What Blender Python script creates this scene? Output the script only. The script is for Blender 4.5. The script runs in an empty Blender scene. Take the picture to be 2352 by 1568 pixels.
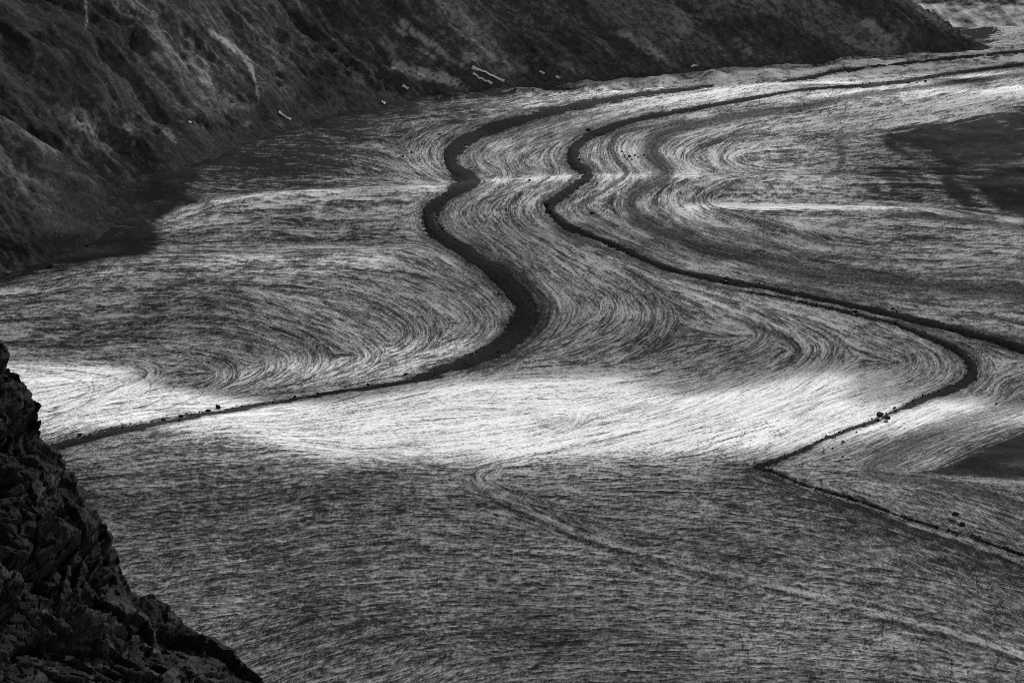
import bpy, math, random
import numpy as np
from mathutils import Vector

random.seed(4)
sc = bpy.context.scene
col = sc.collection

# ------------------------------------------------------------------ camera, sky, sun, exposure
CAM_H = 785.0
PITCH = math.radians(13.0)
HFOV = math.radians(15.0)
cam_data = bpy.data.cameras.new("camera")
cam_data.sensor_width = 36.0
cam_data.lens = 18.0 / math.tan(HFOV / 2)
cam_data.clip_start = 1.0
cam_data.clip_end = 60000.0
cam = bpy.data.objects.new("camera", cam_data)
cam.location = (0, 0, CAM_H)
cam.rotation_euler = (math.radians(90) - PITCH, 0, 0)
col.objects.link(cam)
sc.camera = cam

SUN_EL = math.radians(29.0)
SUN_AZ = math.radians(24.0)          # to the right of the view axis, behind the scene
SUN_DIR = np.array([math.sin(SUN_AZ) * math.cos(SUN_EL), math.cos(SUN_AZ) * math.cos(SUN_EL), math.sin(SUN_EL)])
world = bpy.data.worlds.new("World")
sc.world = world
world.use_nodes = True
wn = world.node_tree
wn.nodes.clear()
sky = wn.nodes.new("ShaderNodeTexSky")
sky.sky_type = 'NISHITA'
sky.sun_disc = False
sky.sun_elevation = SUN_EL
sky.sun_rotation = SUN_AZ
sky.altitude = 2500
bw = wn.nodes.new("ShaderNodeRGBToBW")            # black and white photograph
bg = wn.nodes.new("ShaderNodeBackground")
bg.inputs["Strength"].default_value = 0.07
wo = wn.nodes.new("ShaderNodeOutputWorld")
wn.links.new(sky.outputs[0], bw.inputs[0])
wn.links.new(bw.outputs[0], bg.inputs[0])
wn.links.new(bg.outputs[0], wo.inputs[0])
sun_data = bpy.data.lights.new("sun", 'SUN')
sun_data.energy = 4.5
sun_data.angle = math.radians(0.6)
sun_data.color = (1, 1, 1)
sun = bpy.data.objects.new("sun", sun_data)
sun.rotation_euler = Vector(SUN_DIR).to_track_quat('Z', 'Y').to_euler()
sun.location = (2000, 5000, 3000)
col.objects.link(sun)
sc.view_settings.view_transform = 'Standard'
sc.view_settings.look = 'None'
sc.view_settings.gamma = 1.0
sc.view_settings.exposure = 0.75
sc.view_settings.use_curve_mapping = False
sc.cycles.use_denoising = False
sc.cycles.filter_width = 0.85
sc.cycles.max_bounces = 4
sc.cycles.diffuse_bounces = 2
sc.cycles.volume_bounces = 0
sc.cycles.transparent_max_bounces = 12

# ------------------------------------------------------------------ projection between photo frame (2352 x 1568) and place
FPX = 1176.0 / math.tan(HFOV / 2)
CP, SP = math.cos(PITCH), math.sin(PITCH)

def project(x, y, z):
    dz = z - CAM_H
    w = y * CP - dz * SP
    return 1176 + FPX * x / w, 784 - FPX * (y * SP + dz * CP) / w

def row_to_y(py, h=0.0):
    """distance of the level h where photo row py meets it"""
    dep = PITCH - np.arctan((784 - np.asarray(py, float)) / FPX)
    return (CAM_H - h) / np.tan(dep)

def at_level(px, py, h=0.0):
    y = row_to_y(py, h)
    w = y * CP + (CAM_H - h) * SP
    return np.array([(px - 1176) / FPX * w, y, h])

def at_dist(px, py, d):
    """point at view depth d"""
    px = np.asarray(px, float); py = np.asarray(py, float)
    rx = (px - 1176) / FPX
    uy = (784 - py) / FPX
    return np.stack([rx * d, d * (CP + uy * SP), CAM_H + d * (-SP + uy * CP)], -1)

# ------------------------------------------------------------------ numpy noise
def _lat(seed, n=256):
    r = np.random.RandomState(seed)
    return r.permutation(n).astype(np.int32), (r.rand(n) * 2 - 1).astype(np.float32), (r.rand(n) * 2 * np.pi).astype(np.float32)

def gnoise(x, y, seed=0):
    p, _, a = _lat(seed)
    gx, gy = np.cos(a), np.sin(a)
    xi = np.floor(x).astype(np.int32); yi = np.floor(y).astype(np.int32)
    fx = (x - xi).astype(np.float32); fy = (y - yi).astype(np.float32)
    u = fx * fx * fx * (fx * (fx * 6 - 15) + 10); v = fy * fy * fy * (fy * (fy * 6 - 15) + 10)
    def g(ix, iy, dx, dy):
        k = p[(p[ix & 255] + iy) & 255]
        return gx[k] * dx + gy[k] * dy
    n00 = g(xi, yi, fx, fy); n10 = g(xi + 1, yi, fx - 1, fy)
    n01 = g(xi, yi + 1, fx, fy - 1); n11 = g(xi + 1, yi + 1, fx - 1, fy - 1)
    a0 = n00 + u * (n10 - n00); a1 = n01 + u * (n11 - n01)
    return (a0 + v * (a1 - a0)) * 1.5

def fbm(x, y, seed=0, oct=4, gain=0.5):
    t = 0; amp = 1.0; s = 0
    for i in range(oct):
        t = t + amp * gnoise(x * 2 ** i + 17.3 * i, y * 2 ** i - 9.1 * i, seed + i); s += amp; amp *= gain
    return t / s

def ridged(x, y, seed=0, oct=4, gain=0.5):
    t = 0; amp = 1.0; s = 0
    for i in range(oct):
        t = t + amp * (1 - 2 * np.abs(gnoise(x * 2 ** i + 7.3 * i, y * 2 ** i - 5.1 * i, seed + i))); s += amp; amp *= gain
    return t / s

def sstep(a, b, x):
    t = np.clip((x - a) / (b - a), 0, 1)
    return t * t * (3 - 2 * t)

def seg_dist(X, Y, pts, vals=None):
    """distance to a polyline, and the interpolated value there, and signed side"""
    D = np.full(X.shape, 1e9, np.float32); V = np.zeros(X.shape, np.float32); S = np.zeros(X.shape, np.float32)
    for i in range(len(pts) - 1):
        ax, ay = pts[i]; bx, by = pts[i + 1]
        dx, dy = bx - ax, by - ay
        t = np.clip(((X - ax) * dx + (Y - ay) * dy) / (dx * dx + dy * dy + 1e-9), 0, 1)
        ex, ey = X - ax - t * dx, Y - ay - t * dy
        d = np.sqrt(ex * ex + ey * ey)
        m = d < D
        D[m] = d[m]
        S[m] = np.sign(dx * ey - dy * ex)[m]
        if vals is not None:
            V[m] = (vals[i] + t * (vals[i + 1] - vals[i]))[m]
    return D, V, S

def in_poly(X, Y, pts):
    c = np.zeros(X.shape, bool)
    n = len(pts)
    for i in range(n):
        x1, y1 = pts[i]; x2, y2 = pts[(i + 1) % n]
        if y1 == y2:
            continue
        cond = ((y1 > Y) != (y2 > Y)) & (X < (x2 - x1) * (Y - y1) / (y2 - y1) + x1)
        c ^= cond
    return c

def soft_poly(X, Y, pts, soft):
    """1 inside, 0 outside, with a soft edge of half-width soft"""
    d, _, _ = seg_dist(X, Y, list(pts) + [pts[0]])
    sd = np.where(in_poly(X, Y, pts), d, -d)
    return sstep(-soft, soft, sd)

def smooth_curve(pts, vals=None, n=8):
    """Catmull-Rom through pts"""
    P = np.array(pts, float)
    if vals is not None:
        P = np.concatenate([P, np.array(vals, float)[:, None]], 1)
    Q = np.vstack([2 * P[0] - P[1], P, 2 * P[-1] - P[-2]])
    out = []
    for i in range(len(P) - 1):
        p0, p1, p2, p3 = Q[i:i + 4]
        for t in np.linspace(0, 1, n, endpoint=False):
            out.append(0.5 * (2 * p1 + (p2 - p0) * t + (2 * p0 - 5 * p1 + 4 * p2 - p3) * t ** 2 + (3 * p1 - p0 - 3 * p2 + p3) * t ** 3))
    out.append(P[-1])
    return np.array(out)

# ------------------------------------------------------------------ materials
def nt_new(name):
    m = bpy.data.materials.new(name)
    m.use_nodes = True
    m.node_tree.nodes.clear()
    return m, m.node_tree.nodes, m.node_tree.links

def node(ns, t, **kw):
    n = ns.new(t)
    for k, v in kw.items():
        if hasattr(n, k):
            setattr(n, k, v)
    return n

def mathn(ns, ls, op, a, b=None, clamp=False):
    n = ns.new("ShaderNodeMath"); n.operation = op; n.use_clamp = clamp
    for i, v in enumerate((a, b)):
        if v is None: continue
        if isinstance(v, (int, float)): n.inputs[i].default_value = v
        else: ls.new(v, n.inputs[i])
    return n.outputs[0]

def ramp(ns, ls, fac, stops):
    r = ns.new("ShaderNodeValToRGB")
    e = r.color_ramp.elements
    while len(e) < len(stops): e.new(0.5)
    for k, (p, v) in enumerate(stops):
        e[k].position = p; e[k].color = (v, v, v, 1)
    ls.new(fac, r.inputs[0])
    return r.outputs[0]

def noise_tex(ns, ls, vec, scale, detail=4, rough=0.55):
    n = ns.new("ShaderNodeTexNoise")
    n.inputs["Scale"].default_value = scale; n.inputs["Detail"].default_value = detail; n.inputs["Roughness"].default_value = rough
    if vec is not None: ls.new(vec, n.inputs["Vector"])
    return n.outputs[0]

def mapped(ns, ls, vec, scale):
    m = ns.new("ShaderNodeMapping"); m.inputs["Scale"].default_value = scale
    ls.new(vec, m.inputs["Vector"])
    return m.outputs[0]

def finish(ns, ls, colour, rough=0.9, bump=None, bump_d=0.3, spec=0.2):
    b = ns.new("ShaderNodeBsdfPrincipled")
    b.inputs["Roughness"].default_value = rough
    b.inputs["Specular IOR Level"].default_value = spec
    ls.new(colour, b.inputs["Base Color"])
    if bump is not None:
        bn = ns.new("ShaderNodeBump"); bn.inputs["Strength"].default_value = 1.0; bn.inputs["Distance"].default_value = bump_d
        ls.new(bump, bn.inputs["Height"]); ls.new(bn.outputs[0], b.inputs["Normal"])
    o = ns.new("ShaderNodeOutputMaterial")
    ls.new(b.outputs[0], o.inputs[0])

def mat_ice():
    m, ns, ls = nt_new("glacier_ice")
    at = node(ns, "ShaderNodeAttribute", attribute_name="dirt_and_light")
    db = node(ns, "ShaderNodeAttribute", attribute_name="debris")
    geo = ns.new("ShaderNodeNewGeometry")
    n1 = noise_tex(ns, ls, geo.outputs["Position"], 0.5, 5, 0.75)
    n2 = noise_tex(ns, ls, geo.outputs["Position"], 0.09, 3, 0.6)
    d = mathn(ns, ls, 'ADD', at.outputs["Fac"], mathn(ns, ls, 'MULTIPLY', mathn(ns, ls, 'SUBTRACT', n1, 0.5), 0.62))
    d = mathn(ns, ls, 'ADD', d, mathn(ns, ls, 'MULTIPLY', mathn(ns, ls, 'SUBTRACT', n2, 0.5), 0.12))
    n4 = noise_tex(ns, ls, mapped(ns, ls, geo.outputs["Position"], (0.42, 0.13, 0.4)), 1.0, 3, 0.7)
    d = mathn(ns, ls, 'ADD', d, mathn(ns, ls, 'MULTIPLY', mathn(ns, ls, 'SUBTRACT', n4, 0.5), 0.95))
    d = mathn(ns, ls, 'MULTIPLY', d, 0.97)
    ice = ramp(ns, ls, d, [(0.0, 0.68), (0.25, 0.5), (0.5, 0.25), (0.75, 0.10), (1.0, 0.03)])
    n3 = noise_tex(ns, ls, geo.outputs["Position"], 0.02, 5, 0.6)
    rock = ramp(ns, ls, mathn(ns, ls, 'ADD', mathn(ns, ls, 'MULTIPLY', n1, 0.55), mathn(ns, ls, 'MULTIPLY', n3, 0.45)), [(0.42, 0.007), (0.52, 0.018), (0.58, 0.04), (0.66, 0.15)])
    mx = ns.new("ShaderNodeMixRGB")
    ls.new(db.outputs["Fac"], mx.inputs[0]); ls.new(ice, mx.inputs[1]); ls.new(rock, mx.inputs[2])
    finish(ns, ls, mx.outputs[0], 0.9, n1, 0.2, 0.03)
    return m

def mat_debris(name, lo, mid, hi, scale=0.5):
    m, ns, ls = nt_new(name)
    geo = ns.new("ShaderNodeNewGeometry")
    n1 = noise_tex(ns, ls, geo.outputs["Position"], scale, 6, 0.7)
    c = ramp(ns, ls, n1, [(0.3, lo), (0.55, mid), (0.75, hi)])
    finish(ns, ls, c, 0.95, n1, 0.5, 0.02)
    return m

def mat_slope(name, dark, mid, light, fine=1.0):
    """rock wall: tone attribute drives light scree against dark turf, fine streaks run down the fall line"""
    m, ns, ls = nt_new(name)
    at = node(ns, "ShaderNodeAttribute", attribute_name="tone")
    uv = node(ns, "ShaderNodeAttribute", attribute_name="slope_coord")
    geo = ns.new("ShaderNodeNewGeometry")
    s1 = noise_tex(ns, ls, mapped(ns, ls, uv.outputs["Vector"], (0.16 * fine, 0.03 * fine, 1)), 1.0, 5, 0.65)
    s2 = noise_tex(ns, ls, geo.outputs["Position"], 0.13 * fine, 7, 0.72)
    v = mathn(ns, ls, 'ADD', at.outputs["Fac"], mathn(ns, ls, 'MULTIPLY', mathn(ns, ls, 'SUBTRACT', s1, 0.5), 0.55))
    v = mathn(ns, ls, 'ADD', v, mathn(ns, ls, 'MULTIPLY', mathn(ns, ls, 'SUBTRACT', s2, 0.5), 1.0))
    c = ramp(ns, ls, v, [(0.0, dark), (0.35, mid), (0.65, (mid + light) / 2), (1.0, light)])
    h = mathn(ns, ls, 'ADD', s2, mathn(ns, ls, 'MULTIPLY', s1, 0.8))
    finish(ns, ls, c, 0.95, h, 4.5 / fine, 0.02)
    return m

M_ICE = mat_ice()
M_MORAINE = mat_debris("moraine_debris", 0.014, 0.024, 0.06, 0.45)
M_BOULDER = mat_debris("boulder_rock", 0.02, 0.035, 0.06, 0.6)
M_PALE = mat_debris("pale_boulder_rock", 0.18, 0.3, 0.42, 0.6)
M_PEDESTAL = mat_debris("pedestal_ice", 0.45, 0.62, 0.72, 0.4)
M_SNOW = mat_debris("old_snow", 0.75, 0.85, 0.9, 0.1)

# ------------------------------------------------------------------ mesh helpers
def mesh_obj(name, verts, faces, mat, parent=None, smooth=True, attrs=None):
    me = bpy.data.meshes.new(name)
    verts = np.asarray(verts, np.float32); faces = np.asarray(faces, np.int32)
    nv, nf, k = len(verts), len(faces), faces.shape[1]
    me.vertices.add(nv); me.loops.add(nf * k); me.polygons.add(nf)
    me.vertices.foreach_set("co", verts.ravel())
    me.loops.foreach_set("vertex_index", faces.ravel())
    me.polygons.foreach_set("loop_start", np.arange(0, nf * k, k, dtype=np.int32))
    me.polygons.foreach_set("use_smooth", np.full(nf, smooth))
    me.update(calc_edges=True)
    for an, arr in (attrs or {}).items():
        arr = np.asarray(arr, np.float32)
        if arr.ndim == 1:
            a = me.attributes.new(an, 'FLOAT', 'POINT'); a.data.foreach_set("value", arr)
        else:
            a = me.attributes.new(an, 'FLOAT_VECTOR', 'POINT'); a.data.foreach_set("vector", arr.ravel())
    me.materials.append(mat)
    o = bpy.data.objects.new(name, me)
    col.objects.link(o)
    if parent is not None: o.parent = parent
    return o

def grid_faces(nr, nc):
    i = np.arange(nr * nc, dtype=np.int32).reshape(nr, nc)
    return np.stack([i[:-1, :-1], i[:-1, 1:], i[1:, 1:], i[1:, :-1]], -1).reshape(-1, 4)

def structure(o, label=None):
    o["kind"] = "structure"
    if label: o["label"] = label
    return o

def thing(o, label, cat, group=None):
    o["label"] = label; o["category"] = cat
    if group: o["group"] = group
    return o

# ------------------------------------------------------------------ traced lines of the place (photo frame units)
M1 = [(1640,196,2.5),(1568,205,4),(1451,220,6),(1317,245,9),(1184,278,12),(1084,312,16),(1042,340,18),(1031,367,18),(1047,393,19),(1084,417,15),(1051,437,15),(991,477,17),(981,493,17),(988,522,17),(1024,552,15),(1084,586,18),(1144,632,22),(1184,672,26),(1206,709,28),(1194,756,25),(1144,799,20),(1084,826,14),(1017,849,10),(951,871,6),(884,884,4),(784,899,3.2),(667,919,3.2),(533,941,4),(433,959,5),(333,979,7),(233,999,9),(127,1026,9),(0,1055,9)]
M2 = [(2420,140,4),(2352,148,4),(2200,167,4),(2068,189,5),(1935,200,3),(1835,208,3),(1701,230,4),(1568,255,6),(1451,278,9),(1367,307,11),(1331,330,12),(1314,353,13),(1321,377,13),(1351,402,12),(1304,440,11),(1267,467,11),(1264,482,11),(1281,503,9),(1317,526,8),(1401,559,7),(1484,596,7),(1568,626,7),(1701,651,7),(1801,669,7),(1935,697,7.5),(2068,726,8),(2201,759,9),(2352,803,11),(2480,845,12)]
M2B = [(1700,668,2),(1801,685,3),(1935,713,4),(2050,742,5),(2101,761,7),(2168,789,10),(2218,822,13),(2235,856,14),(2201,889,12),(2135,912,8),(2051,946,5),(2011,966,4),(1901,1006,4.5),(1835,1039,6),(1770,1062,6),(1735,1072,4),(1775,1084,4),(1835,1108,3.2),(1968,1148,2.8),(2101,1195,2.8),(2235,1235,2.6),(2352,1275,2.6),(2460,1310,2.6)]
M4 = [(1795,188,2),(1868,177,5),(1935,162,4),(2068,147,3),(2235,128,3),(2352,118,3),(2450,108,3)]
M3 = [(2352,167,4),(2101,203,5),(1968,220,6),(1835,247,7),(1701,267,8),(1568,293,11),(1517,313,13),(1491,337,15),(1497,363,15),(1534,397,14),(1471,437,13),(1447,463,13),(1461,493,14),(1501,520,14),(1635,572,16),(1735,592,16),(1835,619,17),(1968,636,15),(2101,654,14),(2352,672,14)]
M3T = [(1568,277,3),(1434,303,4),(1407,327,5),(1407,353,5),(1434,387,7),(1437,403,5),(1385,440,3),(1345,470,3),(1365,492,6),(1420,520,3)]
M1T = [(1300,353,2),(1290,375,3),(1330,400,3),(1275,440,3),(1243,470,3),(1250,500,3),(1291,529,3),(1390,570,3),(1484,606,4),(1568,640,4),(1701,668,4)]
M5 = [(2480,880,8),(2352,922,14),(2251,956,16),(2151,989,17),(2068,1036,17),(2000,1082,13),(2151,1105,9),(2268,1138,8),(2352,1162,7),(2450,1195,7)]
RIB = [(1568,672,5),(1768,746,6),(1835,782,10),(1851,806,10),(1801,849,8),(1701,892,6),(1568,956,5),(1417,996,5),(1317,1019,5),(1184,1048,6),(1104,1085,8),(1111,1118,8),(1184,1158,6),(1284,1205,6),(1384,1242,6),(1568,1292,6),(1735,1332,6),(1901,1375,6),(2035,1415,6),(2201,1455,7),(2352,1508,8)]

STROKES = [[(p[0], p[1]) for p in L] for L in (M1, M2, M2B, M4, M3, M3T, M5, RIB)] + [
    # finger-print folds on the left
    [(20,828),(233,832),(330,845),(333,866),(277,892),(167,932),(87,952)],
    [(0,818),(200,808),(400,815),(500,838),(520,862),(483,892),(333,922),(167,955)],
    [(0,790),(267,775),(467,785),(600,815),(625,845),(567,882),(433,908),(233,952)],
    [(0,738),(300,728),(533,748),(683,788),(717,832),(650,876),(533,905),(333,945)],
    [(0,690),(267,662),(533,678),(784,758),(840,790),(860,815),(830,850),(750,880),(600,905)],
    [(0,672),(267,640),(533,640),(784,662),(917,708),(970,755),(950,800),(884,832),(784,868)],
    [(60,650),(300,608),(600,600),(784,600),(950,622),(1084,682),(1134,730),(1117,775),(1050,810),(917,842),(784,878)],
    [(360,560),(560,556),(784,560),(960,560),(1060,610),(1140,670),(1165,710)],
    [(400,486),(560,456),(700,448),(860,446),(960,440),(1040,436)],
    [(380,530),(560,510),(760,510),(900,505),(960,490)],
    [(420,420),(560,430),(760,432),(940,428),(1040,426)],
    [(480,400),(700,400),(900,412),(1000,428)],
    [(560,350),(760,372),(880,400),(960,420)],
    [(620,330),(800,330),(900,350),(960,390),(1020,424)],
    [(700,300),(860,290),(1000,270),(1150,255),(1350,225),(1568,196)],
    [(1000,300),(960,330),(960,370),(1000,405)],
    # between the first and the second moraine
    [(1568,230),(1350,262),(1200,300),(1120,340),(1110,370),(1150,400),(1090,440),(1030,480),(1050,520),(1140,590),(1230,660),(1270,710),(1240,770),(1140,825),(1000,868)],
    [(1568,242),(1400,275),(1270,320),(1200,360),(1200,385),(1240,402),(1160,440),(1110,475),(1130,510),(1230,580),(1330,650),(1390,705),(1340,760),(1200,820),(1000,878)],
    [(1500,262),(1370,290),(1290,330),(1270,360),(1290,398),(1220,440),(1190,475),(1210,510),(1330,580),(1450,650),(1510,720),(1470,780),(1350,830),(1200,850)],
    [(1320,545),(1450,600),(1600,665),(1740,735),(1760,780),(1650,830),(1500,865),(1300,880)],
    [(1500,625),(1700,690),(1850,760),(1900,800),(1850,860),(1700,930),(1500,990),(1250,1045)],
    [(1600,655),(1900,725),(2080,790),(2120,830),(2080,870),(1950,910),(1800,960),(1600,1020),(1450,1060)],
    [(2000,735),(2150,800),(2180,850),(2120,890),(1980,930),(1850,985),(1700,1050)],
    # bright band
    [(130,990),(400,940),(700,900),(1000,860)],
    [(250,1000),(550,955),(850,905),(1150,865),(1400,850)],
    [(500,990),(800,945),(1100,905),(1400,880),(1560,850)],
    [(560,1005),(850,985),(1150,960),(1350,925),(1500,890)],
    [(700,1045),(1000,1030),(1220,1000),(1320,960),(1260,935),(1050,930)],
    # right of the second moraine
    [(2352,155),(2050,200),(1800,232),(1568,272),(1440,298),(1390,335),(1400,380),(1420,405),(1370,440),(1320,475),(1360,510),(1500,575),(1700,630),(1950,680),(2352,760)],
    [(2352,185),(2050,232),(1800,270),(1650,310),(1570,350),(1580,385),(1620,403),(1560,430),(1540,460),(1600,510),(1750,560),(1950,600),(2352,640)],
    [(2352,205),(2100,250),(1850,300),(1700,330),(1660,360),(1700,390),(1740,403),(1640,440),(1640,472),(1800,530),(2050,580),(2352,600)],
    [(2352,215),(2150,262),(1990,290),(1850,315)],
    [(1740,350),(1800,345),(1900,342),(2000,340)],
    [(1760,380),(1850,378),(1950,372),(2050,365)],
    [(1780,400),(1900,402),(2000,402)],
    [(1660,440),(1780,430),(1900,425),(2000,425)],
    [(1900,440),(2050,450),(2200,470),(2352,490)],
    [(1900,485),(2100,500),(2352,520)],
    [(1640,476),(1850,472),(2050,482),(2200,500)],
    [(1900,600),(2150,615),(2352,620)],
    [(2352,860),(2300,880),(2280,910),(2180,950),(2080,1000)],
    [(2352,960),(2230,1010),(2140,1060),(2080,1085)],
    [(2352,1010),(2260,1050),(2180,1085)],
    # near sheet
    [(1100,1075),(1300,1060),(1500,1075),(1700,1090)],
    [(170,1060),(400,1035),(700,1020),(900,1060)],
    [(180,1120),(500,1085),(800,1085),(1090,1090)],
    [(230,1200),(500,1168),(800,1148),(1100,1150),(1300,1185)],
    [(280,1320),(500,1285),(800,1255),(1150,1245),(1500,1275),(1900,1340)],
    [(330,1400),(600,1365),(900,1340),(1250,1330),(1600,1360),(2000,1400)],
    [(480,1500),(700,1450),(950,1410),(1250,1395),(1600,1410),(2050,1445),(2352,1530)],
    [(620,1560),(850,1500),(1100,1460),(1400,1450),(1800,1470),(2352,1560)],
    [(900,1580),(1100,1525),(1350,1500),(1600,1505),(2000,1525),(2352,1600)],
    [(1200,1120),(1500,1130),(1750,1150),(2000,1200),(2352,1320)],
    [(1300,1160),(1600,1200),(1900,1250),(2352,1370)],
    [(1500,1250),(1800,1290),(2100,1340),(2352,1410)],
    [(1800,1090),(2000,1110),(2200,1160),(2352,1210)],
    [(2060,1085),(2200,1100),(2352,1120)],
]

# lines of the staircase of the glacier surface: near edge of every tread (crest) and its far edge (trough)
FRAME_X = [-3000, -200, 0, 300, 480, 650, 830, 900, 1060, 1150, 1340, 1450, 1560, 1700, 1900, 2050, 2235, 2352, 2600, 5500]
LEVELS = [  # (line, height)
    ([(-3000,1750),(5500,1750)], [(-3000,-32),(5500,-32)]),
    ([(-200,1010),(0,1010),(300,1000),(560,1005),(740,1058),(1100,1062),(1735,1070),(2050,1082),(2352,1095),(2600,1110)], [(0,26),(2352,26)]),
    ([(-200,822),(0,822),(200,822),(330,850),(480,892),(650,914),(900,884),(1150,850),(1450,846),(1700,856),(1900,836),(2100,860),(2235,900),(2352,925),(2600,950)], [(0,-14),(2352,-14)]),
    ([(-200,650),(0,622),(250,597),(700,590),(1000,575),(1300,530),(1600,477),(2050,479),(2352,516),(2600,530)], [(0,12),(1200,12),(1600,18),(2352,22)]),
    ([(-200,560),(0,556),(360,556),(700,568),(1000,548),(1300,506),(1600,468),(2050,466),(2352,498),(2600,515)], [(0,4),(1200,5),(1600,6),(2352,8)]),
    ([(-200,470),(0,470),(380,480),(480,462),(620,443),(830,433),(1060,431),(1120,417),(1340,406),(1560,404),(1900,408),(2352,430),(2600,440)], [(0,9),(360,9),(480,20),(620,25),(1000,26),(1560,24),(1900,16),(2352,16)]),
    ([(-200,440),(0,440),(400,455),(620,437),(830,428),(1060,424),(1120,409),(1340,401),(1560,400),(1900,396),(2352,410),(2600,420)], [(0,9),(1000,10),(1560,10),(1900,10),(2352,12)]),
    ([(-200,300),(900,262),(1200,236),(1500,212),(1800,198),(2068,196),(2352,172),(2600,160)], [(0,26),(2352,30)]),
    ([(-200,270),(900,246),(1200,222),(1500,202),(1800,190),(2068,186),(2352,160),(2600,150)], [(0,20),(2352,19)]),
    ([(-200,150),(900,150),(1500,135),(1800,125),(2352,106),(2600,98)], [(0,30),(2352,32)]),
    ([(-200,60),(5500,60)], [(0,20),(5500,20)]),
]

NR, NC = 850, 1100
px_in = np.linspace(-100, 2452, NC)
left = -100 - np.cumsum(np.linspace(10, 260, 18))[::-1]
right = 2452 + np.cumsum(np.linspace(10, 260, 18))
PXC = np.concatenate([left, px_in, right])
py_in = np.linspace(1625, 92, NR)
near = 1625 + np.cumsum(np.linspace(10, 260, 14))[::-1]
Y_near = row_to_y(near); Y_in = row_to_y(py_in)
Y_far = Y_in[-1] + np.cumsum(np.linspace(20, 260, 14))
YR = np.concatenate([Y_near, Y_in, Y_far])
R0, C0 = len(Y_near), len(left)
nR, nC = len(YR), len(PXC)
HGT = np.zeros((nR, nC), np.float32)
nodes_y, nodes_h = [], []
for line, hs in LEVELS:
    lx = [p[0] for p in line]; ly = [p[1] for p in line]
    pyv = np.interp(PXC, lx, ly)
    hv = np.interp(PXC, [h[0] for h in hs], [h[1] for h in hs])
    nodes_y.append(row_to_y(pyv, hv)); nodes_h.append(hv)
nodes_y = np.array(nodes_y); nodes_h = np.array(nodes_h)
for c in range(nC):
    yy, hh = nodes_y[:, c], nodes_h[:, c]
    k = np.clip(np.searchsorted(yy, YR) - 1, 0, len(yy) - 2)
    t = np.clip((YR - yy[k]) / np.maximum(yy[k + 1] - yy[k], 1.0), 0, 1)
    t = 0.55 * t + 0.45 * (t * t * (3 - 2 * t))
    HGT[:, c] = hh[k] + t * (hh[k + 1] - hh[k])
HGT[R0 + NR:] -= (np.linspace(0.2, 1, nR - R0 - NR)[:, None] ** 0.7) * 330   # the ice falls away beyond the far swell
# gentle smoothing of the crests
for _ in range(3):
    HGT[:, 1:-1] = (HGT[:, :-2] + 2 * HGT[:, 1:-1] + HGT[:, 2:]) / 4
for _ in range(2):
    HGT[1:-1] = (HGT[:-2] + 2 * HGT[1:-1] + HGT[2:]) / 4
GY = np.repeat(YR[:, None], nC, 1).astype(np.float32)
GX = ((PXC[None, :] - 1176) / FPX * (GY * CP + CAM_H * SP)).astype(np.float32)
# swells of the ice
HGT += 2.2 * fbm(GX / 140, GY / 180, 11, 3) * 1.5
PX, PY = project(GX, GY, HGT)
# rounded hummocks along the far margin
hum_line = [(930,232),(1100,214),(1300,206),(1500,196),(1700,170),(1900,148),(2100,132),(2352,108),(2500,98)]
dh, _, _ = seg_dist(PX, PY, hum_line)
hm = sstep(22, 5, dh)
Y0 = PY[R0:R0 + NR, C0:C0 + NC].astype(np.float32)
HGT += hm * np.maximum(0, 0.3 + fbm(GX / 45 + 3, GY / 70, 21, 3)) * (11 - 6 * sstep(1500, 1900, PX))
PX, PY = project(GX, GY, HGT)

# ------------------------------------------------------------------ flow field (orientation) and streaks drawn along it
lx = np.arange(-180, 2540, 14.0); ly = np.arange(80, 1680, 12.0)
LX, LY = np.meshgrid(lx, ly)
sp, st = [], []
for s in STROKES:
    P = smooth_curve(s, None, 7)
    d = np.diff(P, axis=0); L = np.hypot(d[:, 0], d[:, 1])
    for a, b, ll in zip(P[:-1], d, L):
        if ll < 1e-3: continue
        for q in range(max(1, int(ll / 14))):
            sp.append(a + b * (q + 0.5) / max(1, int(ll / 14))); st.append(math.atan2(b[1], b[0]))
sp = np.array(sp, np.float32); st = np.array(st, np.float32)
c2, s2 = np.cos(2 * st), np.sin(2 * st)
FX = np.zeros(LX.shape, np.float32); FY = np.zeros(LX.shape, np.float32)
for r in range(LX.shape[0]):
    d2 = (LX[r][:, None] - sp[None, :, 0]) ** 2 + ((LY[r][:, None] - sp[None, :, 1]) * 1.5) ** 2
    w = 1.0 / (d2 + 60) ** 2
    FX[r] = (w * c2).sum(1); FY[r] = (w * s2).sum(1)
TH = 0.5 * np.arctan2(FY, FX)

fPX = PX[R0:R0 + NR, C0:C0 + NC].astype(np.float32); fPY = PY[R0:R0 + NR, C0:C0 + NC].astype(np.float32)
li = np.clip(((fPX + 180) / 14).round().astype(int), 0, LX.shape[1] - 1)
lj = np.clip(((fPY - 80) / 12).round().astype(int), 0, LX.shape[0] - 1)
nrm = np.hypot(FX, FY) + 1e-20
cc = FX / nrm; ssn = FY / nrm
def bil(A):
    x = np.clip((fPX + 180) / 14, 0, LX.shape[1] - 1.001); y = np.clip((fPY - 80) / 12, 0, LX.shape[0] - 1.001)
    xi = x.astype(int); yi = y.astype(int); fx = x - xi; fy = y - yi
    return (A[yi, xi] * (1 - fx) + A[yi, xi + 1] * fx) * (1 - fy) + (A[yi + 1, xi] * (1 - fx) + A[yi + 1, xi + 1] * fx) * fy
th = 0.5 * np.arctan2(bil(ssn), bil(cc))
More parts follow.
